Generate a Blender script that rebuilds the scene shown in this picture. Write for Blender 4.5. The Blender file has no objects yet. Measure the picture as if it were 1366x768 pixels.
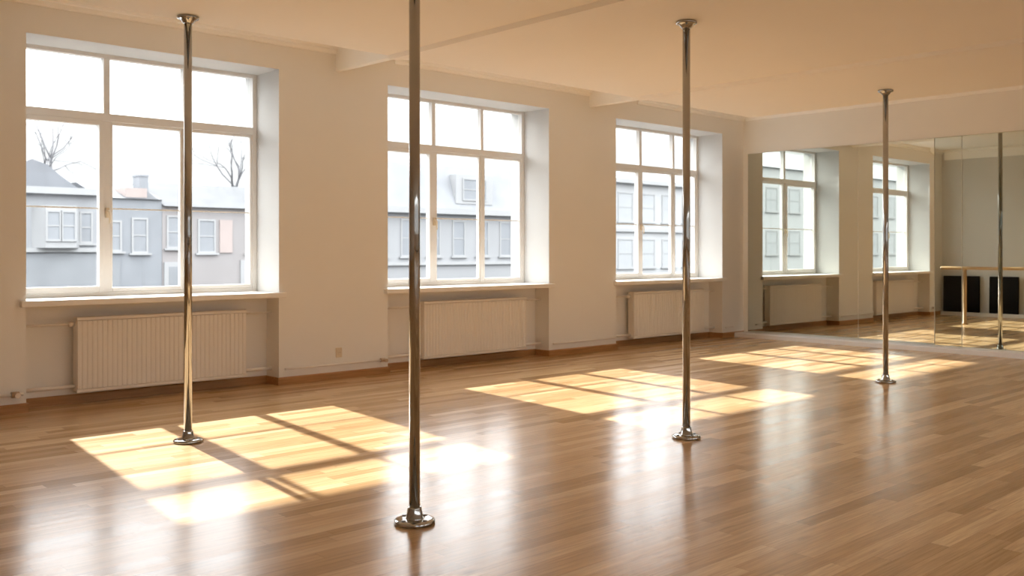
import bpy, bmesh, math, random
from mathutils import Vector, Matrix
random.seed(7)
PI = math.pi
C = bpy.context.scene.collection
SC = bpy.context.scene

# ------------------------------------------------------------------ camera, sky, sun, exposure
FPX, EYE, HORIZON = 1267.0, 1.30, 335.0
cam_d = bpy.data.cameras.new('camera')
cam = bpy.data.objects.new('camera', cam_d); C.objects.link(cam)
cam_d.sensor_width = 36.0
cam_d.lens = 36.0 * FPX / 1366.0
cam_d.shift_y = -(384.0 - HORIZON) / 1366.0
cam_d.clip_start, cam_d.clip_end = 0.05, 1000
cam.location = (0, 0, EYE)
cam.rotation_euler = (PI / 2, 0, math.radians(47.0 - 90.0))
cam_d.dof.use_dof = True
cam_d.dof.focus_distance = 6.2
cam_d.dof.aperture_fstop = 3.2
SC.camera = cam

SC.view_settings.view_transform = 'Standard'
SC.view_settings.look = 'None'
SC.view_settings.gamma = 1.0
SC.view_settings.use_curve_mapping = False
SC.view_settings.exposure = 0.33
SC.cycles.max_bounces = 14
SC.cycles.diffuse_bounces = 8
SC.cycles.glossy_bounces = 6
SC.cycles.transparent_max_bounces = 16
SC.cycles.sample_clamp_indirect = 6.0
SC.cycles.caustics_reflective = False
SC.cycles.caustics_refractive = False

SUN_TAN, SUN_DX = 0.67, 0.11            # fall per metre, sideways drift per metre
SUN_DIR = Vector((SUN_DX, 1.0, SUN_TAN)).normalized()   # towards the sun
sun_d = bpy.data.lights.new('sun', 'SUN')
sun_d.energy = 12.5
sun_d.color = (1.0, 0.985, 0.95)
sun_d.angle = math.radians(0.8)
sun = bpy.data.objects.new('sun', sun_d); C.objects.link(sun)
sun.location = (5, 30, 20)
sun.rotation_euler = SUN_DIR.to_track_quat('Z', 'Y').to_euler()

SKY_BASE, SKY_GLOW, HORIZON_SKY = 4.8, 5.6, 0.98
world = bpy.data.worlds.new('sky'); SC.world = world
world.use_nodes = True
nt = world.node_tree; N = nt.nodes; L = nt.links
for n in list(N): N.remove(n)
tc = N.new('ShaderNodeTexCoord')
dot = N.new('ShaderNodeVectorMath'); dot.operation = 'DOT_PRODUCT'
dot.inputs[1].default_value = Vector((0.05, 1.0, 0.35)).normalized()
L.new(tc.outputs['Generated'], dot.inputs[0])
mr = N.new('ShaderNodeMapRange'); mr.interpolation_type = 'SMOOTHSTEP'
mr.inputs['From Min'].default_value = -0.1; mr.inputs['From Max'].default_value = 0.85
mr.inputs['To Min'].default_value = SKY_BASE; mr.inputs['To Max'].default_value = SKY_GLOW
L.new(dot.outputs['Value'], mr.inputs['Value'])
# paler, dimmer band of haze along the horizon
sx = N.new('ShaderNodeSeparateXYZ'); L.new(tc.outputs['Generated'], sx.inputs[0])
hz = N.new('ShaderNodeMapRange'); hz.interpolation_type = 'SMOOTHSTEP'
hz.inputs['From Min'].default_value = 0.09; hz.inputs['From Max'].default_value = 0.22
hz.inputs['To Min'].default_value = 0.0; hz.inputs['To Max'].default_value = 1.0
L.new(sx.outputs['Z'], hz.inputs['Value'])
lm = N.new('ShaderNodeMix'); lm.data_type = 'FLOAT'
L.new(hz.outputs['Result'], lm.inputs['Factor']); lm.inputs['A'].default_value = HORIZON_SKY; L.new(mr.outputs['Result'], lm.inputs['B'])
bg = N.new('ShaderNodeBackground'); bg.inputs['Color'].default_value = (0.97, 0.985, 1.0, 1)
L.new(lm.outputs['Result'], bg.inputs['Strength'])
wo = N.new('ShaderNodeOutputWorld'); L.new(bg.outputs[0], wo.inputs['Surface'])

# ------------------------------------------------------------------ materials
def new_mat(name):
    m = bpy.data.materials.new(name); m.use_nodes = True
    return m, m.node_tree.nodes, m.node_tree.links, m.node_tree.nodes['Principled BSDF']

def paint(name, col, rough=0.6, var=0.03, scale=3.0, bump=0.05, metallic=0.0, spec=0.5, bscale=60):
    m, n, l, b = new_mat(name)
    b.inputs['Roughness'].default_value = rough
    b.inputs['Metallic'].default_value = metallic
    b.inputs['Specular IOR Level'].default_value = spec
    t = n.new('ShaderNodeTexCoord')
    no = n.new('ShaderNodeTexNoise'); no.inputs['Scale'].default_value = scale; no.inputs['Detail'].default_value = 4
    l.new(t.outputs['Object'], no.inputs['Vector'])
    cr = n.new('ShaderNodeValToRGB')
    cr.color_ramp.elements[0].position = 0.3; cr.color_ramp.elements[1].position = 0.7
    cr.color_ramp.elements[0].color = tuple(c * (1 - var) for c in col) + (1,)
    cr.color_ramp.elements[1].color = tuple(min(1, c * (1 + var)) for c in col) + (1,)
    l.new(no.outputs['Fac'], cr.inputs['Fac']); l.new(cr.outputs['Color'], b.inputs['Base Color'])
    if bump:
        n2 = n.new('ShaderNodeTexNoise'); n2.inputs['Scale'].default_value = bscale; n2.inputs['Detail'].default_value = 3
        l.new(t.outputs['Object'], n2.inputs['Vector'])
        bp = n.new('ShaderNodeBump'); bp.inputs['Strength'].default_value = bump; bp.inputs['Distance'].default_value = 0.01
        l.new(n2.outputs['Fac'], bp.inputs['Height']); l.new(bp.outputs['Normal'], b.inputs['Normal'])
    return m

M = {}
M['wall'] = paint('wall_paint', (0.84, 0.81, 0.755), 0.75, 0.02, 0.8, 0.06)
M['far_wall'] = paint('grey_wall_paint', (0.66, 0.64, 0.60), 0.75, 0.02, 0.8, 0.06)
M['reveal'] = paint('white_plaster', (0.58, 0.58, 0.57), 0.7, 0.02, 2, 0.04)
M['ceiling'] = paint('ceiling_paint', (0.95, 0.925, 0.87), 0.8, 0.015, 0.6, 0.03)
M['frame'] = paint('white_window_paint', (0.80, 0.79, 0.77), 0.4, 0.02, 5, 0.0)
M['sill'] = paint('sill_paint', (0.86, 0.82, 0.76), 0.35, 0.02, 5, 0.0)
M['radiator'] = paint('radiator_enamel', (0.83, 0.775, 0.70), 0.4, 0.015, 3, 0.0)
M['pipe'] = paint('pipe_enamel', (0.83, 0.775, 0.70), 0.4, 0.02, 6, 0.0)
M['valve'] = paint('valve_metal', (0.55, 0.42, 0.30), 0.3, 0.05, 20, 0.0, metallic=0.7)
M['chrome'] = paint('polished_chrome', (0.43, 0.43, 0.42), 0.07, 0.02, 8, 0.0, metallic=1.0)
M['screw'] = paint('screw_steel', (0.30, 0.28, 0.26), 0.3, 0.05, 30, 0.0, metallic=1.0)
M['black'] = paint('black_vinyl', (0.005, 0.005, 0.005), 0.7, 0.1, 6, 0.05, spec=0.1)
M['ledge'] = paint('white_ledge_paint', (0.80, 0.77, 0.74), 0.45, 0.02, 3, 0.02)
M['plastic'] = paint('cream_plastic', (0.72, 0.60, 0.44), 0.4, 0.02, 8, 0.0)
M['darkmetal'] = paint('dark_metal', (0.06, 0.05, 0.045), 0.4, 0.05, 30, 0.0, metallic=0.6)
M['seam'] = paint('mirror_edge', (0.55, 0.52, 0.44), 0.3, 0.05, 30, 0.0)

# oiled oak strip floor, boards running along x
def floor_mat():
    m, n, l, b = new_mat('oak_strip_floor')
    def math_(op, a=None, bb=None):
        q = n.new('ShaderNodeMath'); q.operation = op
        for i, v in enumerate((a, bb)):
            if v is None: continue
            if hasattr(v, 'node'): l.new(v, q.inputs[i])
            else: q.inputs[i].default_value = v
        return q.outputs[0]
    t = n.new('ShaderNodeTexCoord'); s = n.new('ShaderNodeSeparateXYZ'); l.new(t.outputs['Object'], s.inputs[0])
    W, LEN = 0.083, 1.15
    row = math_('FLOOR', math_('DIVIDE', s.outputs['Y'], W))
    wn = n.new('ShaderNodeTexWhiteNoise'); wn.noise_dimensions = '1D'; l.new(row, wn.inputs['W'])
    xs = math_('ADD', math_('DIVIDE', s.outputs['X'], LEN), math_('MULTIPLY', wn.outputs['Value'], 7.3))
    colm = math_('FLOOR', xs)
    cmb = n.new('ShaderNodeCombineXYZ'); l.new(row, cmb.inputs[0]); l.new(colm, cmb.inputs[1])
    wn2 = n.new('ShaderNodeTexWhiteNoise'); wn2.noise_dimensions = '2D'; l.new(cmb.outputs[0], wn2.inputs['Vector'])
    cr = n.new('ShaderNodeValToRGB')
    e = cr.color_ramp.elements
    e[0].position, e[0].color = 0.0, (0.425, 0.26, 0.122, 1)
    e[1].position, e[1].color = 1.0, (0.69, 0.485, 0.28, 1)
    k = e.new(0.35); k.color = (0.535, 0.345, 0.175, 1)
    k = e.new(0.7); k.color = (0.615, 0.41, 0.222, 1)
    l.new(wn2.outputs['Value'], cr.inputs['Fac'])
    # grain stretched along the boards, different in each board
    mp = n.new('ShaderNodeMapping'); mp.inputs['Scale'].default_value = (1.6, 38, 1)
    va = n.new('ShaderNodeVectorMath'); va.operation = 'MULTIPLY_ADD'
    l.new(wn2.outputs['Color'], va.inputs[0]); va.inputs[1].default_value = (9, 9, 9); l.new(t.outputs['Object'], va.inputs[2])
    l.new(va.outputs[0], mp.inputs['Vector'])
    gr = n.new('ShaderNodeTexNoise'); gr.inputs['Scale'].default_value = 2.2; gr.inputs['Detail'].default_value = 7; gr.inputs['Roughness'].default_value = 0.6
    l.new(mp.outputs[0], gr.inputs['Vector'])
    gcr = n.new('ShaderNodeValToRGB')
    gcr.color_ramp.elements[0].position, gcr.color_ramp.elements[0].color = 0.3, (0.74, 0.70, 0.66, 1)
    gcr.color_ramp.elements[1].position, gcr.color_ramp.elements[1].color = 0.68, (1.12, 1.1, 1.06, 1)
    l.new(gr.outputs['Fac'], gcr.inputs['Fac'])
    mx = n.new('ShaderNodeMixRGB'); mx.blend_type = 'MULTIPLY'; mx.inputs['Fac'].default_value = 1
    l.new(cr.outputs['Color'], mx.inputs[1]); l.new(gcr.outputs['Color'], mx.inputs[2])
    # knots
    kv = n.new('ShaderNodeTexVoronoi'); kv.inputs['Scale'].default_value = 1.1
    mpk = n.new('ShaderNodeMapping'); mpk.inputs['Scale'].default_value = (1.0, 2.6, 1); l.new(va.outputs[0], mpk.inputs['Vector']); l.new(mpk.outputs[0], kv.inputs['Vector'])
    kr = n.new('ShaderNodeValToRGB'); kr.color_ramp.elements[0].position = 0.02; kr.color_ramp.elements[0].color = (0.45, 0.40, 0.36, 1)
    kr.color_ramp.elements[1].position = 0.10; kr.color_ramp.elements[1].color = (1, 1, 1, 1); l.new(kv.outputs['Distance'], kr.inputs['Fac'])
    mx1 = n.new('ShaderNodeMixRGB'); mx1.blend_type = 'MULTIPLY'; mx1.inputs['Fac'].default_value = 0.8
    l.new(mx.outputs[0], mx1.inputs[1]); l.new(kr.outputs['Color'], mx1.inputs[2])
    # joints
    fy = math_('FRACT', math_('DIVIDE', s.outputs['Y'], W)); dy = math_('MINIMUM', fy, math_('SUBTRACT', 1.0, fy))
    fx = math_('FRACT', xs); dx = math_('MULTIPLY', math_('MINIMUM', fx, math_('SUBTRACT', 1.0, fx)), LEN / W)
    d = math_('MINIMUM', dy, dx)
    jr = n.new('ShaderNodeMapRange'); jr.inputs['From Min'].default_value = 0.0; jr.inputs['From Max'].default_value = 0.022
    l.new(d, jr.inputs['Value'])
    mx2 = n.new('ShaderNodeMixRGB'); mx2.blend_type = 'MIX'
    mj = n.new('ShaderNodeMixRGB'); mj.blend_type = 'MULTIPLY'; mj.inputs['Fac'].default_value = 1; l.new(mx1.outputs[0], mj.inputs[1]); mj.inputs[2].default_value = (0.55, 0.48, 0.42, 1)
    l.new(jr.outputs[0], mx2.inputs['Fac']); l.new(mj.outputs[0], mx2.inputs[1]); l.new(mx1.outputs[0], mx2.inputs[2])
    l.new(mx2.outputs[0], b.inputs['Base Color'])
    # lacquer: gloss varying a little from board to board, faintly cupped boards
    rr = n.new('ShaderNodeMapRange'); rr.inputs['To Min'].default_value = 0.20; rr.inputs['To Max'].default_value = 0.245
    l.new(wn2.outputs['Value'], rr.inputs['Value']); l.new(rr.outputs[0], b.inputs['Roughness'])
    b.inputs['Specular IOR Level'].default_value = 0.27
    hb = math_('ADD', math_('MULTIPLY', dy, 0.25), math_('MULTIPLY', gr.outputs['Fac'], 0.35))
    wv = n.new('ShaderNodeTexNoise'); wv.inputs['Scale'].default_value = 2.0; mpw = n.new('ShaderNodeMapping'); mpw.inputs['Scale'].default_value = (0.7, 3.0, 1)
    l.new(va.outputs[0], mpw.inputs['Vector']); l.new(mpw.outputs[0], wv.inputs['Vector'])
    hb = math_('ADD', hb, math_('MULTIPLY', wv.outputs['Fac'], 2.0))
    bp = n.new('ShaderNodeBump'); bp.inputs['Strength'].default_value = 0.14; bp.inputs['Distance'].default_value = 0.004
    l.new(hb, bp.inputs['Height']); l.new(bp.outputs[0], b.inputs['Normal'])
    return m
M['floor'] = floor_mat()

def wood(name, c1, c2, rough=0.4, axis=(2, 30, 30)):
    m, n, l, b = new_mat(name)
    t = n.new('ShaderNodeTexCoord'); mp = n.new('ShaderNodeMapping'); mp.inputs['Scale'].default_value = axis
    l.new(t.outputs['Object'], mp.inputs['Vector'])
    g = n.new('ShaderNodeTexNoise'); g.inputs['Scale'].default_value = 1.5; g.inputs['Detail'].default_value = 5
    l.new(mp.outputs[0], g.inputs['Vector'])
    cr = n.new('ShaderNodeValToRGB'); cr.color_ramp.elements[0].color = c1 + (1,); cr.color_ramp.elements[1].color = c2 + (1,)
    cr.color_ramp.elements[0].position = 0.3; cr.color_ramp.elements[1].position = 0.7
    l.new(g.outputs['Fac'], cr.inputs['Fac']); l.new(cr.outputs['Color'], b.inputs['Base Color'])
    b.inputs['Roughness'].default_value = rough
    return m
M['skirting'] = wood('oak_skirting', (0.34, 0.155, 0.045), (0.46, 0.235, 0.085), 0.4)
M['barre'] = wood('barre_beech', (0.52, 0.33, 0.15), (0.66, 0.44, 0.22), 0.35, (20, 2, 20))
M['post'] = wood('barre_post_beech', (0.50, 0.31, 0.14), (0.62, 0.41, 0.20), 0.35, (20, 20, 2))

def glass_mat(name, tint, ior=1.3):
    m, n, l, b = new_mat(name)
    n.remove(b)
    tr = n.new('ShaderNodeBsdfTransparent'); tr.inputs[0].default_value = tint + (1,)
    gl = n.new('ShaderNodeBsdfGlossy'); gl.inputs['Roughness'].default_value = 0.0; gl.inputs['Color'].default_value = (1, 1, 1, 1)
    lw = n.new('ShaderNodeLayerWeight'); lw.inputs['Blend'].default_value = 0.5
    pw = n.new('ShaderNodeMath'); pw.operation = 'POWER'; l.new(lw.outputs['Facing'], pw.inputs[0]); pw.inputs[1].default_value = 5
    fr = n.new('ShaderNodeMapRange'); l.new(pw.outputs[0], fr.inputs['Value'])
    fr.inputs['To Min'].default_value = ior; fr.inputs['To Max'].default_value = 0.5
    mx = n.new('ShaderNodeMixShader'); l.new(fr.outputs[0], mx.inputs[0]); l.new(tr.outputs[0], mx.inputs[1]); l.new(gl.outputs[0], mx.inputs[2])
    l.new(mx.outputs[0], n['Material Output'].inputs['Surface'])
    return m
M['glass'] = glass_mat('window_glass', (0.97, 0.98, 0.98), 0.012)
M['clear'] = glass_mat('partition_glass', (0.79, 0.81, 0.77), 0.006)

def mirror_mat():
    m, n, l, b = new_mat('silvered_mirror')
    b.inputs['Metallic'].default_value = 1.0; b.inputs['Roughness'].default_value = 0.0
    t = n.new('ShaderNodeTexCoord'); no = n.new('ShaderNodeTexNoise'); no.inputs['Scale'].default_value = 0.6
    l.new(t.outputs['Object'], no.inputs['Vector'])
    cr = n.new('ShaderNodeValToRGB'); cr.color_ramp.elements[0].color = (0.70, 0.725, 0.66, 1); cr.color_ramp.elements[1].color = (0.74, 0.765, 0.70, 1)
    l.new(no.outputs['Fac'], cr.inputs['Fac']); l.new(cr.outputs['Color'], b.inputs['Base Color'])
    return m
M['mirror'] = mirror_mat()

# outdoors: facade and glass colours are paled in place of haze
M['ground'] = paint('wet_tarmac', (0.084, 0.084, 0.084), 0.8, 0.15, 0.2, 0.0)
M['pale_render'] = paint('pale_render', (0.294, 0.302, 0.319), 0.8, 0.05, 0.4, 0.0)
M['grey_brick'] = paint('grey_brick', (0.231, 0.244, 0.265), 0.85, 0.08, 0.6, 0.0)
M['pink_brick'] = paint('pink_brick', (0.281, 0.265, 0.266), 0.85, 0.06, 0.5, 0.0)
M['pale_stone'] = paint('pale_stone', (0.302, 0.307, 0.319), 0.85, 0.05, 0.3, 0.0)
M['slate'] = paint('slate_roof', (0.252, 0.26, 0.277), 0.7, 0.08, 0.8, 0.0)
M['dark_slate'] = paint('dark_slate_roof', (0.097, 0.101, 0.109), 0.8, 0.08, 0.8, 0.0, spec=0.1)
M['hip_slate'] = paint('pale_hip_slate', (0.185, 0.193, 0.21), 0.8, 0.08, 0.8, 0.0, spec=0.1)
M['hazed'] = paint('hazed_render', (0.395, 0.403, 0.412), 0.85, 0.04, 0.2, 0.0)  # haze in front of the distant blocks put into their colour
M['hazed_glass'] = paint('hazed_house_glass', (0.344, 0.357, 0.37), 0.7, 0.05, 0.5, 0.0)  # panes kept close to the facade tone, haze put into the colour
M['outtrim'] = paint('white_outdoor_trim', (0.328, 0.332, 0.34), 0.6, 0.03, 1, 0.0)
M['outglass'] = paint('haze_paled_glass', (0.239, 0.252, 0.273), 0.6, 0.08, 0.5, 0.0)  # lightened to suggest the glow of haze over the houses
M['shopfront'] = paint('shopfront_dark', (0.223, 0.235, 0.252), 0.5, 0.1, 0.6, 0.0)
M['salmon'] = paint('salmon_panel', (0.361, 0.302, 0.286), 0.7, 0.04, 1, 0.0)
M['bark'] = paint('grey_bark', (0.151, 0.151, 0.16), 0.9, 0.1, 4, 0.0)

# ------------------------------------------------------------------ helpers
def box(bm, x0, x1, y0, y1, z0, z1, mi=0):
    vs = [bm.verts.new(p) for p in ((x0, y0, z0), (x1, y0, z0), (x1, y1, z0), (x0, y1, z0),
                                    (x0, y0, z1), (x1, y0, z1), (x1, y1, z1), (x0, y1, z1))]
    fs = [bm.faces.new([vs[i] for i in q]) for q in ((0, 3, 2, 1), (4, 5, 6, 7), (0, 1, 5, 4), (1, 2, 6, 5), (2, 3, 7, 6), (3, 0, 4, 7))]
    for f in fs: f.material_index = mi
    return fs            # bottom, top, -y, +x, +y, -x

def prism(bm, prof, axis, a0, a1, mi=0):
    """extrude a closed 2-D profile along an axis ('x': profile (y,z); 'y': profile (x,z); 'z': profile (x,y))"""
    def P(u, v, a): return {'x': (a, u, v), 'y': (u, a, v), 'z': (u, v, a)}[axis]
    A = [bm.verts.new(P(u, v, a0)) for u, v in prof]; B = [bm.verts.new(P(u, v, a1)) for u, v in prof]
    k = len(prof); fs = [bm.faces.new(A[::-1]), bm.faces.new(B)]
    for i in range(k): fs.append(bm.faces.new((A[i], A[(i + 1) % k], B[(i + 1) % k], B[i])))
    for f in fs: f.material_index = mi
    bmesh.ops.recalc_face_normals(bm, faces=fs)
    return fs

def lathe(bm, prof, c=(0, 0, 0), n=40, smooth=True):
    """profile of (radius, z); closed with end caps"""
    rings = []
    for r, z in prof:
        rings.append([bm.verts.new((c[0] + r * math.cos(2 * PI * i / n), c[1] + r * math.sin(2 * PI * i / n), c[2] + z)) for i in range(n)])
    fs = []
    for a, b_ in zip(rings, rings[1:]):
        for i in range(n):
            fs.append(bm.faces.new((a[i], a[(i + 1) % n], b_[(i + 1) % n], b_[i])))
    for f in fs: f.smooth = smooth
    caps = [bm.faces.new(rings[0][::-1]), bm.faces.new(rings[-1])]
    bmesh.ops.recalc_face_normals(bm, faces=fs + caps)

def tube(bm, pts, rads, n=12, smooth=True):
    """round tube along a list of points"""
    rings = []
    pts = [Vector(p) for p in pts]
    up = None
    for i, p in enumerate(pts):
        d = (pts[min(i + 1, len(pts) - 1)] - pts[max(i - 1, 0)]).normalized()
        if up is None: up = Vector((0, 0, 1)) if abs(d.z) < 0.9 else Vector((1, 0, 0))
        a = d.cross(up).normalized(); b_ = d.cross(a).normalized(); up = -b_ if False else up
        r = rads[i] if isinstance(rads, (list, tuple)) else rads
        rings.append([bm.verts.new(p + a * (r * math.cos(2 * PI * k / n)) + b_ * (r * math.sin(2 * PI * k / n))) for k in range(n)])
    fs = []
    for A, B in zip(rings, rings[1:]):
        for k in range(n):
            f = bm.faces.new((A[k], A[(k + 1) % n], B[(k + 1) % n], B[k])); f.smooth = smooth; fs.append(f)
    fs.append(bm.faces.new(rings[0][::-1])); fs.append(bm.faces.new(rings[-1]))
    bmesh.ops.recalc_face_normals(bm, faces=fs)

def obj(name, bm, mats, parent=None, bevel=0, loc=None):
    me = bpy.data.meshes.new(name)
    bm.to_mesh(me); bm.free()
    for m in (mats if isinstance(mats, (list, tuple)) else [mats]): me.materials.append(m)
    o = bpy.data.objects.new(name, me); C.objects.link(o)
    if parent: o.parent = parent
    if loc: o.location = loc
    if bevel:
        md = o.modifiers.new('bevel', 'BEVEL'); md.width = bevel; md.segments = 2; md.limit_method = 'ANGLE'
    return o

def tag(o, label, cat, group=None, kind=None):
    o['label'] = label; o['category'] = cat
    if group: o['group'] = group
    if kind: o['kind'] = kind
    return o

def thing(name, label, cat, loc=(0, 0, 0), rz=0, group=None, kind=None):
    o = bpy.data.objects.new(name, None); C.objects.link(o)
    o.empty_display_size = 0.1
    o.location = loc; o.rotation_euler = (0, 0, rz)
    return tag(o, label, cat, group, kind)

def copy_tree(o, parent=None):
    c = o.copy(); C.objects.link(c)
    if parent: c.parent = parent
    for ch in [q for q in bpy.data.objects if q.parent == o]: copy_tree(ch, c)
    return c

NB = bmesh.new

# ------------------------------------------------------------------ the room
WY, GY, NY, OY = 8.28, 8.72, 8.52, 8.97      # wall face, window plane, niche back, outer face
ZC, ZS, ZH, ZSILL = 3.37, 2.90, 3.065, 0.90  # ceiling, lower ceiling, window head, sill top
MX, FX = 12.60, 19.85                        # mirror wall, far wall beyond it
RX, RY = -2.6, -3.2                          # walls behind the camera
# x0, x1, two mullions, radiator x0, x1
WINS = [(2.36, 4.63, (3.157, 3.888), 2.78, 4.33),
        (5.917, 8.346, (6.885, 7.636), 6.46, 8.04),
        (9.61, 12.04, (10.66, 11.43), 10.07, 11.70),
        (13.2, 15.5, (14.0, 14.75), 0, 0),
        (16.85, 19.15, (17.65, 18.4), 0, 0)]  # last two windows are unseen, added for the bay's light and sun patches

bm = NB(); box(bm, RX - 0.3, FX + 0.3, RY - 0.69, OY, -0.12, 0)
tag(obj('floor', bm, M['floor']), 'glossy honey oak strip floor with sunlight patches from the windows', 'floor', kind='structure')
bm = NB(); box(bm, RX - 0.3, FX + 0.3, RY - 0.69, OY, ZC, ZC + 0.25)
tag(obj('ceiling', bm, M['ceiling']), 'cream painted ceiling along the window and mirror walls', 'ceiling', kind='structure')
# lower ceiling field carrying the poles, with two shallow ridges
prof = [(RX, ZC - 0.001), (RX, ZS)]
for xr in (4.55, 7.65):
    prof += [(xr, ZS), (xr + 0.02, ZS - 0.032), (xr + 0.30, ZS)]
prof += [(9.85, ZS), (9.85, ZC - 0.001)]
bm = NB(); prism(bm, prof, 'y', RY, 6.37)
tag(obj('trim_1', bm, M['ceiling']), 'flat lowered cream ceiling field that the chrome poles rise to', 'ceiling', kind='structure')

bm = NB()
xs = [RX - 0.3] + [v for w in WINS for v in w[:2]] + [FX + 0.3]
for i in range(0, len(xs), 2):
    a, b_ = xs[i], xs[i + 1]
    box(bm, a, b_, WY, OY, 0, ZSILL - 0.05)
    fs = box(bm, a, b_, WY, OY, ZSILL - 0.05, ZC + 0.01)
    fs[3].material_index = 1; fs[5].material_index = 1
for w in WINS:
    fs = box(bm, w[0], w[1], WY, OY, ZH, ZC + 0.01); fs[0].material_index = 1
    box(bm, w[0], w[1], NY, OY, 0, ZSILL - 0.05)
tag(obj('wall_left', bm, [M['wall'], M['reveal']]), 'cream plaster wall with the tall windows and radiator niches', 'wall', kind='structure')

# mirror wall; the glazed bay at its right is added in place of a reflection
MT, Z0 = 2.79, 0.065
YA, YB = 5.35, 1.4
bm = NB()
box(bm, MX, MX + 0.06, YA + 0.3, WY, 0, ZC); box(bm, MX, MX + 0.012, YA, YA + 0.3, 0, ZC)
box(bm, MX, MX + 0.06, YB, YA, MT, ZC)
box(bm, MX, MX + 0.06, YB, YA, 0, Z0)
box(bm, MX, MX + 0.06, RY, YB, 0, ZC)
tag(obj('wall_back', bm, M['wall']), 'cream end wall that carries the mirror panels', 'wall', kind='structure')
bm = NB(); box(bm, FX, FX + 0.25, RY - 0.3, OY, 0, ZC)
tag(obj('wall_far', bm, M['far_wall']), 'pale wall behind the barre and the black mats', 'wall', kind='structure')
bm = NB(); box(bm, RX - 0.3, RX, RY - 0.3, OY, 0, ZC)
tag(obj('wall_front', bm, M['wall']), 'cream wall behind the viewer', 'wall', kind='structure')
FILL_WINS = [(-1.6, 0.8), (2.0, 4.4), (5.6, 8.0), (9.2, 11.6), (14.0, 16.4)]  # unseen windows added to brighten the room with fill light
bm = NB(); xs = [RX] + [v for w in FILL_WINS for v in w] + [FX]
for i in range(0, len(xs), 2): box(bm, xs[i], xs[i + 1], RY - 0.69, RY, 0, ZC)
for a, b_ in FILL_WINS: box(bm, a, b_, RY - 0.69, RY, ZH, ZC); box(bm, a, b_, RY - 0.69, RY, 0, ZSILL - 0.05)
tag(obj('wall_right', bm, M['wall']), 'cream long wall opposite the windows', 'wall', kind='structure')

# ceiling beams against the window wall, falling edge to the left
bm = NB(); prism(bm, [(5.27, ZC), (5.27, 3.13), (5.30, 3.12), (6.05, ZC - 0.005), (6.05, ZC)], 'y', 6.37, WY)
tag(obj('trim_2', bm, M['ceiling'], bevel=0.012), 'wedge-shaped ceiling beam between the first and second windows', 'beam', kind='structure')
bm = NB(); prism(bm, [(9.08, ZC), (9.08, 3.17), (9.11, 3.155), (10.12, ZC - 0.005), (10.12, ZC)], 'y', 6.37, WY)
tag(obj('trim_3', bm, M['ceiling'], bevel=0.012), 'wedge-shaped ceiling beam left of the third window', 'beam', kind='structure')
# cornice
bm = NB()
cp = [(WY, ZC - 0.075), (WY - 0.02, ZC - 0.07), (WY - 0.025, ZC - 0.035), (WY - 0.055, ZC - 0.03), (WY - 0.06, ZC), (WY, ZC)]
for a, b_ in ((RX, 5.27), (6.0, 9.08), (10.05, MX), (MX + 0.06, FX)):
    prism(bm, cp, 'x', a, b_)
tag(obj('trim_4', bm, M['ceiling']), 'slim moulded cornice running above the windows', 'cornice', kind='structure')
bm = NB()
prism(bm, [(MX, ZC - 0.07), (MX - 0.03, ZC - 0.065), (MX - 0.035, ZC - 0.02), (MX - 0.09, ZC - 0.018), (MX - 0.095, ZC), (MX, ZC)], 'y', RY, WY - 0.06)
tag(obj('trim_5', bm, M['ceiling']), 'slim moulded cornice above the mirror wall', 'cornice', kind='structure')
bm = NB()
prism(bm, [(FX, ZC - 0.20), (FX - 0.03, ZC - 0.20), (FX - 0.04, ZC - 0.04), (FX - 0.10, ZC - 0.03), (FX - 0.10, ZC), (FX, ZC)], 'y', RY, WY - 0.06)
tag(obj('trim_6', bm, M['ceiling']), 'deep cornice on the wall above the barre', 'cornice', kind='structure')

# skirting boards
bm = NB()
def skirt_x(a, b_, y):
    prism(bm, [(y, 0), (y - 0.018, 0), (y - 0.018, 0.06), (y - 0.012, 0.072), (y, 0.076)], 'x', a, b_)
segs = [RX] + [v for w in WINS for v in w[:2]] + [FX]
for i in range(0, len(segs), 2): 
    a, b_ = segs[i], segs[i + 1]
    if a < MX < b_:
        skirt_x(a, MX, WY); skirt_x(MX + 0.06, b_, WY)
    else: skirt_x(a, b_, WY)
for w in WINS[:3]:
    skirt_x(w[0], w[1], NY)
    for xa, sgn in ((w[0], 1), (w[1], -1)):
        x0, x1 = sorted((xa, xa + sgn * 0.016)); box(bm, x0, x1, WY - 0.018, NY - 0.018, 0, 0.074)
tag(obj('baseboard_left', bm, M['skirting']), 'oak baseboard along the window wall and radiator niches', 'baseboard', kind='structure')
bm = NB(); prism(bm, [(12.33, 0), (12.33, 0.055), (12.34, Z0), (MX, Z0), (MX, 0)], 'y', RY, WY - 0.02)
tag(obj('trim_7', bm, M['ledge']), 'low white ledge running under the mirror panels', 'ledge', kind='structure')
bm = NB(); prism(bm, [(FX, 0), (FX - 0.12, 0), (FX - 0.12, 0.06), (FX - 0.11, 0.07), (FX, 0.07)], 'y', RY, WY - 0.02)
tag(obj('baseboard_far', bm, M['ledge']), 'white plinth that the black mats stand on', 'baseboard', kind='structure')

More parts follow.
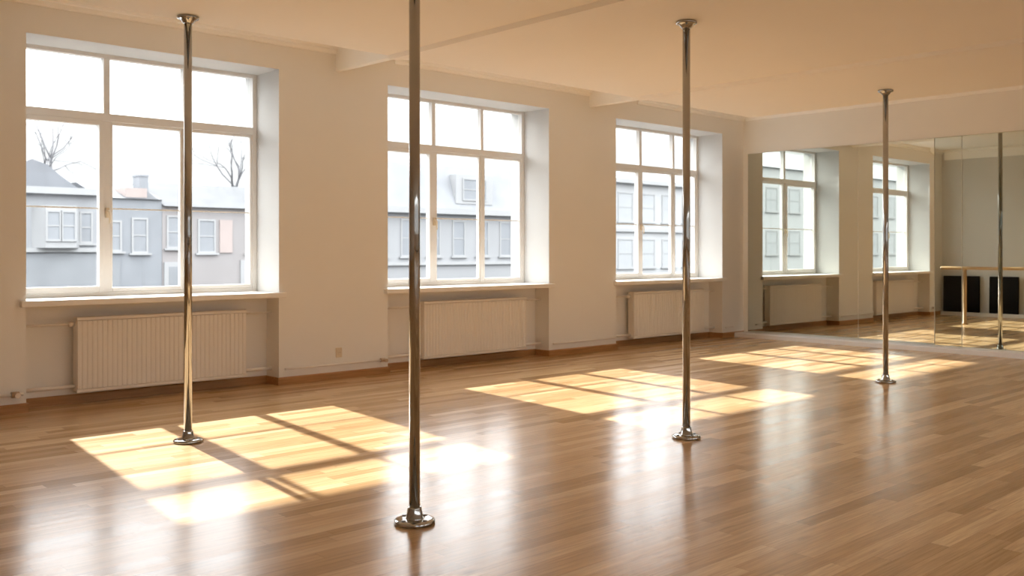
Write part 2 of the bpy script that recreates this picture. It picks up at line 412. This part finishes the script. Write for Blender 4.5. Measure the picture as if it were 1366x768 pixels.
# ------------------------------------------------------------------ windows
def window(idx, x0, x1, mull, label):
    w = thing('window_%d' % idx, label, 'window', ((x0 + x1) / 2, GY, ZSILL), kind='structure')
    ox, oy, oz = w.location
    def loc(bm): bmesh.ops.translate(bm, verts=bm.verts, vec=(-ox, -oy, -oz))
    bm = NB(); y0, y1 = GY, GY + 0.07
    F = 0.045
    zb, zt, tz0, tz1 = ZSILL, ZH + 0.02, 2.465, 2.535
    box(bm, x0, x0 + F, y0, y1, zb, zt); box(bm, x1 - F, x1, y0, y1, zb, zt)
    box(bm, x0 + F, x1 - F, y0, y1, zt - 0.055, zt); box(bm, x0 + F, x1 - F, y0, y1, zb, zb + 0.035)
    box(bm, x0 + F, x1 - F, y0 - 0.012, y1, tz0, tz1)
    for k, m_ in enumerate(mull):
        hw = 0.028 if k == 0 else 0.022
        box(bm, m_ - hw, m_ + hw, y0, y1, zb + 0.035, tz0); box(bm, m_ - hw, m_ + hw, y0, y1, tz1, zt - 0.055)
    loc(bm); obj('window_frame', bm, M['frame'], w, bevel=0.004)
    edges = [x0 + F, mull[0] - 0.028, mull[0] + 0.028, mull[1] - 0.022, mull[1] + 0.022, x1 - F]
    gb = NB()
    for c in range(3):
        a, b_ = edges[2 * c], edges[2 * c + 1]
        S = 0.042 if c == 0 else 0.026
        za, zb2 = zb + 0.035, tz0
        bm = NB(); ya, yb = y0 - 0.014 if c == 0 else y0 + 0.008, y1 - 0.012
        box(bm, a, a + S, ya, yb, za, zb2); box(bm, b_ - S, b_, ya, yb, za, zb2)
        box(bm, a + S, b_ - S, ya, yb, za, za + S + 0.012); box(bm, a + S, b_ - S, ya, yb, zb2 - S, zb2)
        loc(bm); obj('casement', bm, M['frame'], w, bevel=0.004)
        br = NB(); box(br, a + S, b_ - S, y0 + 0.030, y0 + 0.048, 1.678, 1.691); loc(br); obj('glazing_bar', br, M['frame'], w)
        box(gb, a + S, b_ - S, y0 + 0.038, y0 + 0.042, za + S, zb2 - S)
        box(gb, a, b_, y0 + 0.038, y0 + 0.042, tz1, zt - 0.055)
    loc(gb); obj('pane', gb, M['glass'], w)
    bm = NB(); hx = mull[0]; box(bm, hx - 0.014, hx + 0.014, y0 - 0.026, y0, 1.60, 1.69)
    tube(bm, [(hx, y0 - 0.022, 1.66), (hx, y0 - 0.05, 1.66), (hx + 0.002, y0 - 0.056, 1.64), (hx + 0.004, y0 - 0.056, 1.55)], [0.008, 0.008, 0.009, 0.007], 10)
    loc(bm); obj('handle', bm, M['plastic'], w)
    bm = NB()
    box(bm, x0, x1, WY, GY + 0.02, ZSILL - 0.05, ZSILL); box(bm, x0 - 0.05, x1 + 0.05, WY - 0.06, WY, ZSILL - 0.05, ZSILL)
    bmesh.ops.remove_doubles(bm, verts=bm.verts, dist=1e-5)
    loc(bm); obj('window_sill', bm, M['sill'], w, bevel=0.006)
    bm = NB(); prism(bm, [(GY + 0.07, ZSILL + 0.02), (OY + 0.04, ZSILL - 0.035), (OY + 0.04, ZSILL - 0.055), (GY + 0.07, ZSILL - 0.05)], 'x', x0, x1)
    loc(bm); obj('outer_sill', bm, M['outtrim'], w)
    return w
WL = ['large white window nearest the viewer, bare trees and brick houses outside',
      'white six-pane window in the middle, behind the frontmost chrome pole',
      'white window nearest the mirror wall, partly behind a chrome pole',
      'unseen white window added to light the bay beyond the glass, beside the mirror wall',
      'unseen white window added to light the bay beyond the glass, beside the barre']
for k, (a, b_) in enumerate(FILL_WINS):
    w = window(6 + k, a, b_, (a + 0.83, a + 1.58), 'unseen white window added for fill light in the long wall opposite, %s from the end behind the viewer' % ('first', 'second', 'third', 'fourth', 'fifth')[k])
    w.location.y = RY - (GY - WY); w.rotation_euler = (0, 0, PI)
for i, w in enumerate(WINS): window(i + 1, w[0], w[1], w[2], WL[i])

# ------------------------------------------------------------------ radiators
def radiator(x0, x1, label, xl, xr):
    W = x1 - x0; H = 0.645; zb = 0.10
    r = thing('radiator', label, 'radiator', (x0, 8.46, zb), group='panel radiators under the windows')
    D = 0.105
    # front panel pressed into vertical flutes
    n = int(round(W / 0.042)); p = W / n
    prof = [(0.0, -D + 0.012)]
    for k in range(n):
        a = k * p
        prof += [(a + p * 0.14, -D), (a + p * 0.60, -D), (a + p * 0.72, -D + 0.006), (a + p * 0.94, -D + 0.006)]
    prof += [(W, -D + 0.012), (W, -D + 0.022), (0, -D + 0.022)]
    bm = NB(); prism(bm, prof, 'z', 0.035, H - 0.035)
    obj('front_panel', bm, M['radiator'], r)
    bm = NB()
    for z0, z1 in ((0, 0.036), (H - 0.036, H)):
        bm = NB(); prism(bm, [(-D + 0.022, z0), (-D, z0 + 0.006), (-D, z1 - 0.006), (-D + 0.022, z1)], 'x', 0, W)
        obj('edge_rail', bm, M['radiator'], r)
    for a, b_ in ((0.0, 0.012), (W - 0.012, W)):
        bm = NB(); box(bm, a, b_, -D + 0.023, -0.0, 0.01, H - 0.005); obj('side_panel', bm, M['radiator'], r, bevel=0.003)
    bm = NB(); box(bm, 0.013, W - 0.013, -0.022, -0.002, 0.02, H - 0.02); obj('rear_panel', bm, M['radiator'], r)
    bm = NB()
    for k in range(int(W / 0.024) - 1): box(bm, 0.016 + k * 0.024, 0.028 + k * 0.024, -D + 0.025, -0.024, H - 0.012, H - 0.002)
    obj('top_grille', bm, M['radiator'], r)
    for xx in (0.25, W - 0.25):
        bm = NB(); box(bm, xx - 0.02, xx + 0.02, -0.002, NY - 8.46, 0.08, H - 0.08); obj('bracket', bm, M['radiator'], r)
    # connections: upper left with a valve, lower left and lower right tails
    for xa, xb, zz, rad in ((xl - x0, 0, 0.585, 0.011), (W, xr - x0, 0.60, 0.009), (xl - x0, 0, 0.055, 0.016), (W, xr - x0, 0.055, 0.016)):
        bm = NB(); tube(bm, [(xa, -0.035, zz), (xb, -0.035, zz)], rad, 14); obj('connection_pipe', bm, M['pipe'], r)
    bm = NB(); lathe(bm, [(0.016, 0), (0.021, 0.004), (0.021, 0.03), (0.017, 0.034)], (-0.03, -0.035, 0.563), 18)
    tube(bm, [(-0.05, -0.035, 0.585), (-0.002, -0.035, 0.585)], 0.018, 14)
    obj('valve', bm, M['pipe'], r)
    return r
RL = ['ribbed white radiator below the nearest window, behind the leftmost pole',
      'ribbed white radiator below the middle window, right of the frontmost pole',
      'ribbed white radiator below the window nearest the mirror']
for i, w in enumerate(WINS[:3]):
    radiator(w[3], w[4], RL[i], w[0], w[1])

def pipe_run(pts, rad, label, collars=()):
    t = thing('heating_pipe', label, 'pipe', pts[0], group='heating pipes along the window wall')
    o = Vector(pts[0])
    bm = NB(); tube(bm, [Vector(p) - o for p in pts], rad, 14); obj('pipe', bm, M['pipe'], t)
    for c in collars:
        bm = NB(); tube(bm, [Vector(c) - o + Vector((-0.028, 0, 0)), Vector(c) - o + Vector((0.028, 0, 0))], rad * 1.9, 16)
        tube(bm, [Vector(c) - o, Vector(c) - o + Vector((0, -0.055, 0))], rad * 1.1, 12)
        obj('valve', bm, M['valve'], t)
        bm = NB(); tube(bm, [Vector(c) - o + Vector((0, -0.055, 0)), Vector(c) - o + Vector((0, -0.075, 0))], rad * 1.7, 14)
        obj('valve_cap', bm, M['valve'], t)
py = WY - 0.03
pipe_run([(RX + 0.02, py, 0.155), (2.33, py, 0.155)], 0.013, 'thin white heating pipe left of the nearest window, ending in a bronze valve', [(2.27, py, 0.155)])
pipe_run([(4.68, py, 0.155), (5.88, py, 0.155)], 0.011, 'thin white heating pipe low on the wall between first and second windows', [(5.83, py, 0.155)])
pipe_run([(8.39, py, 0.155), (9.58, py, 0.155)], 0.011, 'thin white heating pipe low on the wall between second and third windows')
pipe_run([(12.08, py, 0.155), (12.28, py, 0.155)], 0.011, 'short white heating pipe in the corner by the mirror')

# socket on the pier
s = thing('wall_socket', 'small cream socket plate low on the wall between first and second windows', 'socket', (5.305, WY, 0.27))
bm = NB(); box(bm, -0.035, 0.035, -0.014, 0, -0.05, 0.05); obj('cover_plate', bm, M['plastic'], s, bevel=0.004)
bm = NB(); tube(bm, [(0, -0.0135, 0), (0, -0.019, 0)], 0.021, 20); obj('socket_face', bm, M['plastic'], s, bevel=0.002)
for dx in (-0.009, 0.009):
    bm = NB(); tube(bm, [(dx, -0.0185, 0), (dx, -0.0195, 0)], 0.003, 10); obj('pin_hole', bm, M['darkmetal'], s)

# hook in the ceiling
h = thing('ceiling_hook', 'tiny dark hook hanging from the ceiling left of the far pole', 'hook', (10.32, 5.25, ZC))
bm = NB(); lathe(bm, [(0.016, -0.012), (0.02, -0.004), (0.02, 0)], n=20); obj('rose', bm, M['darkmetal'], h)
bm = NB(); tube(bm, [(0, 0, -0.01), (0, 0, -0.03)] + [(0.014 - 0.014 * math.cos(a), 0, -0.03 - 0.014 * math.sin(a)) for a in [k * PI / 8 for k in range(1, 10)]], 0.005, 8); obj('shank', bm, M['darkmetal'], h)

# ------------------------------------------------------------------ chrome poles
def make_pole(x, y, top, label, rot=0):
    t = thing('dance_pole', label, 'pole', (x, y, 0), rot, group='chrome dance poles')
    bm = NB(); lathe(bm, [(0.0265, 0.02), (0.0265, top - 0.02)], n=48); obj('pole_tube', bm, M['chrome'], t)
    bm = NB(); lathe(bm, [(0.092, 0.0), (0.098, 0.004), (0.098, 0.015), (0.092, 0.021), (0.075, 0.024), (0.045, 0.025)], n=56); f = obj('base_flange', bm, M['chrome'], t)
    for k in range(4):
        a = PI / 4 + k * PI / 2
        bm = NB(); lathe(bm, [(0.011, 0.022), (0.011, 0.027), (0.007, 0.030)], (0.071 * math.cos(a), 0.071 * math.sin(a), 0), 16); obj('screw', bm, M['screw'], f)
    bm = NB(); lathe(bm, [(0.046, 0.024), (0.041, 0.028), (0.034, 0.072), (0.033, 0.078), (0.028, 0.080)], n=48); obj('collar', bm, M['chrome'], t)
    bm = NB(); lathe(bm, [(0.028, top - 0.052), (0.036, top - 0.046), (0.050, top - 0.026), (0.066, top - 0.022), (0.073, top - 0.017), (0.073, top - 0.002), (0.07, top)], n=48); obj('ceiling_flange', bm, M['chrome'], t)
    return t
make_pole(2.80, 6.24, ZS, 'chrome pole standing in front of the nearest window', 0.3)
make_pole(2.757, 3.64, ZS, 'frontmost and thickest-looking chrome pole, its top beyond the picture', 0.9)
make_pole(5.40, 4.01, ZS, 'chrome pole in front of the third window, right of centre', 0.5)
make_pole(9.14, 4.365, ZS, 'chrome pole standing before the mirror panels', 0.7)
make_pole(13.10, 4.714, ZC, 'chrome pole close behind the glass, seen at the right edge', 0.2)

# ------------------------------------------------------------------ mirror panels and glass
def panel(name, y0, y1, mat, label, cat, group):
    t = thing(name, label, cat, (MX, (y0 + y1) / 2, Z0), group=group)
    g = 0.0025; hw = (y1 - y0) / 2 - g
    bm = NB(); box(bm, -0.010, -0.002, -hw, hw, 0.0, MT - Z0); obj('mirror_sheet' if 'mirror' in name else 'glass_sheet', bm, mat, t)
    bm = NB(); box(bm, -0.0102, -0.002, hw, hw + 2 * g - 0.0005, 0, MT - Z0); obj('edge_seal', bm, M['seam'], t)
    return t
panel('mirror_panel', 6.407, 8.19, M['mirror'], 'mirror panel nearest the window wall, reflecting a window and radiator', 'mirror', 'mirror panels on the end wall')
panel('mirror_panel', YA, 6.407, M['mirror'], 'mirror panel behind the far pole, reflecting a narrower window', 'mirror', 'mirror panels on the end wall')
panel('glass_panel', 5.0, YA, M['clear'], 'narrow panel of the mirror wall showing the end of the barre', 'glass panel', 'clear panels of the mirror wall')  # clear panels onto the added bay, standing in for mirror reflections
panel('glass_panel', 3.25, 5.0, M['clear'], 'rightmost panel of the mirror wall, showing barre, black mats and a pole', 'glass panel', 'clear panels of the mirror wall')
panel('glass_panel', YB, 3.25, M['clear'], 'panel of the mirror wall just beyond the right picture edge', 'glass panel', 'clear panels of the mirror wall')

# ------------------------------------------------------------------ barre and mats
b = thing('ballet_barre', 'light wooden ballet barre on a post in front of the black mats', 'barre', (17.4, 6.86, 0))
bm = NB(); tube(bm, [(0, 0.42, 1.0), (0, 0.40, 1.0), (0, -4.2, 1.0), (0, -4.22, 1.0)], [0.022, 0.028, 0.028, 0.022], 20); obj('rail', bm, M['barre'], b)
for yy in (0, -1.75, -3.5):
    bm = NB(); lathe(bm, [(0.05, 0.0), (0.055, 0.004), (0.055, 0.02), (0.034, 0.03), (0.034, 0.9), (0.03, 0.93), (0.03, 0.975)], (0, yy, 0), 24); obj('post', bm, M['post'], b)
    bm = NB(); box(bm, -0.035, 0.035, yy - 0.03, yy + 0.03, 0.955, 0.985); obj('rail_saddle', bm, M['post'], b, bevel=0.006)

def mat_panel(y0, y1, label):
    t = thing('gym_mat', label, 'mat', (FX - 0.075, (y0 + y1) / 2, 0.07), group='black mats against the far wall')
    hw = (y1 - y0) / 2
    bm = NB(); box(bm, -0.033, 0.033, -hw, hw, 0, 0.73); o = obj('cover', bm, M['black'], t, bevel=0.014)
    o.rotation_euler = (0, math.radians(1.5), 0)
    for zz in (0.012, 0.712):
        bm = NB(); box(bm, -0.037, 0.037, -hw + 0.01, hw - 0.01, zz, zz + 0.006)
        o = obj('seam_piping', bm, M['black'], t); o.rotation_euler = (0, math.radians(1.5), 0)
mat_panel(7.51, 8.22, 'wide square black mat leaning in the corner behind the barre post')
mat_panel(6.78, 7.32, 'narrower black mat behind the pole at the right edge')

# ------------------------------------------------------------------ outdoors
bm = NB(); box(bm, -400, 500, OY + 0.01, 700, -1.4, -1.1)
tag(obj('ground', bm, M['ground']), 'pale street outside the windows', 'ground', kind='structure')

def house_windows(par, y, rects, sill=True, pane='outglass'):
    for x0, x1, z0, z1 in rects:
        bm = NB(); t = 0.12
        box(bm, x0 - t, x0, y - 0.08, y + 0.02, z0 - t, z1 + t); box(bm, x1, x1 + t, y - 0.08, y + 0.02, z0 - t, z1 + t)
        box(bm, x0, x1, y - 0.08, y + 0.02, z1, z1 + t); box(bm, x0, x1, y - 0.08, y + 0.02, z0 - t, z0)
        box(bm, x0, x1, y - 0.06, y, (z0 + z1) / 2 - 0.04, (z0 + z1) / 2 + 0.04)
        if sill: box(bm, x0 - 0.3, x1 + 0.3, y - 0.2, y, z0 - 0.24, z0 - t)
        f = obj('window', bm, M['outtrim'], par)
        bm = NB(); box(bm, x0, x1, y - 0.03, y + 0.01, z0, z1); obj('window_pane', bm, M[pane], f)

HY = 60.0
# pale bay-fronted house
h1 = thing('town_house', 'pale bay-fronted house outside the nearest window, at its left', 'building', (18, HY, -1.1), group='houses across the street')
def rel(o): 
    o.location = (-18, -HY, 1.1); return o
def part(name, bm, mat, par):
    o = obj(name, bm, mat, par); o.location = -par.location; return o
def rel_windows(par, y, rects, sill=True, pane='outglass'):
    n0 = set(bpy.data.objects)
    house_windows(par, y, rects, sill, pane)
    for o in set(bpy.data.objects) - n0:
        if o.parent == par: o.location = -par.location
bm = NB(); box(bm, 12.0, 21.18, HY, HY + 9, -1.1, 4.7); part('facade', bm, M['pale_render'], h1)
bm = NB(); box(bm, 11.9, 21.15, HY - 0.5, HY + 0.1, 4.7, 5.1); part('cornice', bm, M['outtrim'], h1)
bm = NB(); box(bm, 11.9, 21.15, HY - 0.3, HY, 1.25, 1.5); part('string_course', bm, M['outtrim'], h1)
bm = NB(); prism(bm, [(12.2, 5.0), (21.1, 5.0), (20.3, 5.5), (19.6, 6.0), (18.9, 6.6), (18.0, 6.9), (16.5, 6.3), (13, 6.1)], 'y', HY + 2, HY + 8); part('roof', bm, M['hip_slate'], h1)
bm = NB(); prism(bm, [(17.4, HY), (17.9, HY - 0.9), (19.6, HY - 0.9), (20.1, HY)], 'z', 1.5, 4.0); part('bay_window', bm, M['outtrim'], h1)
rel_windows(h1, HY - 0.91, [(18.0, 18.65, 2.0, 3.6), (18.85, 19.5, 2.0, 3.6)], False)
rel_windows(h1, HY, [(20.2, 20.75, 1.9, 3.6), (15.6, 16.6, 1.9, 3.6)])
bm = NB(); box(bm, 12.3, 21.0, HY - 0.06, HY, -0.9, 1.15); part('shopfront', bm, M['shopfront'], h1)
# grey brick house with chimney and dormer
h2 = thing('town_house', 'darker grey brick house with chimney outside the nearest window', 'building', (23.2, HY, -1.1), group='houses across the street')
bm = NB(); box(bm, 21.22, 25.18, HY, HY + 9, -1.1, 4.6); part('facade', bm, M['grey_brick'], h2)
bm = NB(); prism(bm, [(HY - 0.2, 4.6), (HY + 4, 5.75), (HY + 9, 5.75), (HY + 9, 4.6)], 'x', 21.22, 25.18); part('roof', bm, M['dark_slate'], h2)
bm = NB(); box(bm, 24.5, 25.1, HY + 2, HY + 3, 4.8, 6.2); box(bm, 24.46, 25.14, HY + 1.95, HY + 3.05, 6.2, 6.3); part('chimney', bm, M['grey_brick'], h2)
bm = NB(); box(bm, 22.95, 24.3, HY + 0.2, HY + 2, 4.6, 5.3); part('dormer', bm, M['salmon'], h2)
rel_windows(h2, HY, [(21.75, 22.5, 1.4, 3.1), (23.35, 24.15, 1.3, 3.3)])
bm = NB(); box(bm, 21.6, 22.5, HY - 0.08, HY, -1.1, 0.7); part('door', bm, M['shopfront'], h2)
# pinkish house
h3 = thing('town_house', 'pinkish house with a salmon panel outside the nearest window, at its right', 'building', (29, HY, -1.1), group='houses across the street')
bm = NB(); box(bm, 25.2, 34.5, HY, HY + 9, -1.1, 4.2); part('facade', bm, M['pink_brick'], h3)
bm = NB(); prism(bm, [(HY - 0.4, 4.2), (HY + 4.5, 6.0), (HY + 9, 4.2)], 'x', 25.2, 34.5); part('roof', bm, M['dark_slate'], h3)
rel_windows(h3, HY, [(25.6, 26.6, 1.6, 3.5), (27.7, 28.7, 1.3, 3.3), (31.2, 32.2, 1.3, 3.3)])
bm = NB(); box(bm, 29.1, 30.0, HY - 0.1, HY, 1.2, 3.4); part('wall_panel', bm, M['salmon'], h3)
bm = NB(); box(bm, 25.3, 26.9, HY - 0.12, HY, -1.1, 0.6); part('garage_door', bm, M['outtrim'], h3)
bm = NB(); box(bm, 30.6, 32.6, HY - 0.12, HY, -1.1, 0.7); part('garage_door', bm, M['outtrim'], h3)
bm = NB(); box(bm, 25.6, 26.6, HY - 0.14, HY - 0.1, -0.9, 0.3); part('entrance', bm, M['shopfront'], h3)
# big mansard block seen through the middle window
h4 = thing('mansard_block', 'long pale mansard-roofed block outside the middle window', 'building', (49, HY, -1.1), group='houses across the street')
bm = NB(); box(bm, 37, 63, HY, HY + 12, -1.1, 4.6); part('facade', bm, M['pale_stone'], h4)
bm = NB(); box(bm, 36.8, 63.2, HY - 0.6, HY, 4.3, 4.75); part('cornice', bm, M['outtrim'], h4)
bm = NB(); box(bm, 36.9, 63.1, HY - 0.25, HY, 0.2, 0.45); part('string_course', bm, M['outtrim'], h4)
bm = NB(); prism(bm, [(HY - 0.2, 4.7), (HY + 1.0, 8.3), (HY + 7, 8.8), (HY + 12, 4.7)], 'x', 37, 63); part('roof', bm, M['slate'], h4)
bm = NB(); box(bm, 49.6, 53.6, HY - 0.1, HY + 2, 5.2, 7.6); part('dormer', bm, M['outtrim'], h4)
rel_windows(h4, HY - 0.11, [(50.4, 52.8, 5.6, 7.2)], False)
rel_windows(h4, HY, [(39 + 2.6 * k, 40.1 + 2.6 * k, 1.0, 3.7) for k in range(9)])
# block seen through the far window
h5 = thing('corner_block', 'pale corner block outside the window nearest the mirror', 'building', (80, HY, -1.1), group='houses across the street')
bm = NB(); box(bm, 68, 100, HY, HY + 14, -1.1, 8.2); part('facade', bm, M['hazed'], h5)
bm = NB(); box(bm, 67.8, 100.2, HY - 0.6, HY, 7.9, 8.3); part('cornice', bm, M['outtrim'], h5)
bm = NB(); box(bm, 67.8, 100.2, HY - 0.3, HY, 3.2, 3.5); part('string_course', bm, M['outtrim'], h5)
bm = NB(); prism(bm, [(HY, 8.2), (HY + 5, 10.2), (HY + 9, 10.2), (HY + 14, 8.2)], 'x', 68, 100); part('roof', bm, M['slate'], h5)
rel_windows(h5, HY, [(70 + 3.4 * k, 72 + 3.4 * k, -0.2, 2.4) for k in range(8)] + [(70 + 3.4 * k, 72 + 3.4 * k, 4.3, 6.9) for k in range(8)], True, 'hazed_glass')
# terrace seen only in the mirror
h6 = thing('terrace', 'long grey terrace seen through the reflected window in the mirror', 'building', (-85, HY, -1.1), group='houses across the street')
bm = NB(); box(bm, -140, -40, HY, HY + 12, -1.1, 11); part('facade', bm, M['hazed'], h6)
bm = NB(); prism(bm, [(HY - 0.4, 11), (HY + 6, 14), (HY + 12, 11)], 'x', -140, -40); part('roof', bm, M['slate'], h6)
rel_windows(h6, HY, [(-138 + 5 * k, -135.8 + 5 * k, z, z + 2.6) for k in range(20) for z in (1.0, 6.0)], True, 'hazed_glass')

# bare trees
def tree(x, y, z0, h, label, seed, spread=1.0):
    rnd = random.Random(seed)
    t = thing('bare_tree', label, 'tree', (x, y, z0), group='bare trees outside')
    trunk, br = NB(), NB()
    def grow(bm, p, d, r, ln, depth):
        pts, rads = [p], [r]; q = p.copy(); dd = d.copy()
        for k in range(4):
            dd = (dd + Vector((rnd.uniform(-.28, .28), rnd.uniform(-.28, .28), rnd.uniform(-.08, .2)))).normalized()
            q = q + dd * (ln / 4); pts.append(q.copy()); rads.append(r * (1 - 0.13 * (k + 1)))
        tube(bm, pts, rads, 6 if depth > 1 else 8)
        if depth >= 5: return
        for j in range(3 if depth < 3 else 2):
            a = rnd.uniform(0, 2 * PI); tilt = rnd.uniform(0.35, 0.95) * spread
            u = dd.orthogonal().normalized(); v = dd.cross(u)
            nd = (dd * math.cos(tilt) + (u * math.cos(a) + v * math.sin(a)) * math.sin(tilt)).normalized()
            k = 4 if j == 0 else rnd.choice((2, 3, 4))
            grow(br, pts[k], nd, rads[k] * rnd.uniform(0.6, 0.75), ln * rnd.uniform(0.62, 0.8), depth + 1)
    grow(trunk, Vector((0, 0, 0)), Vector((0, 0, 1)), h * 0.026, h * 0.33, 0)
    obj('trunk', trunk, M['bark'], t); obj('branches', br, M['bark'], t)
tree(23.6, 74, -1.1, 20.0, 'bare tree above the pale house, at the left of the nearest window', 3, 1.15)
tree(36.2, 72, -1.1, 17.5, 'bare tree above the pinkish house, at the right of the nearest window', 11, 0.9)
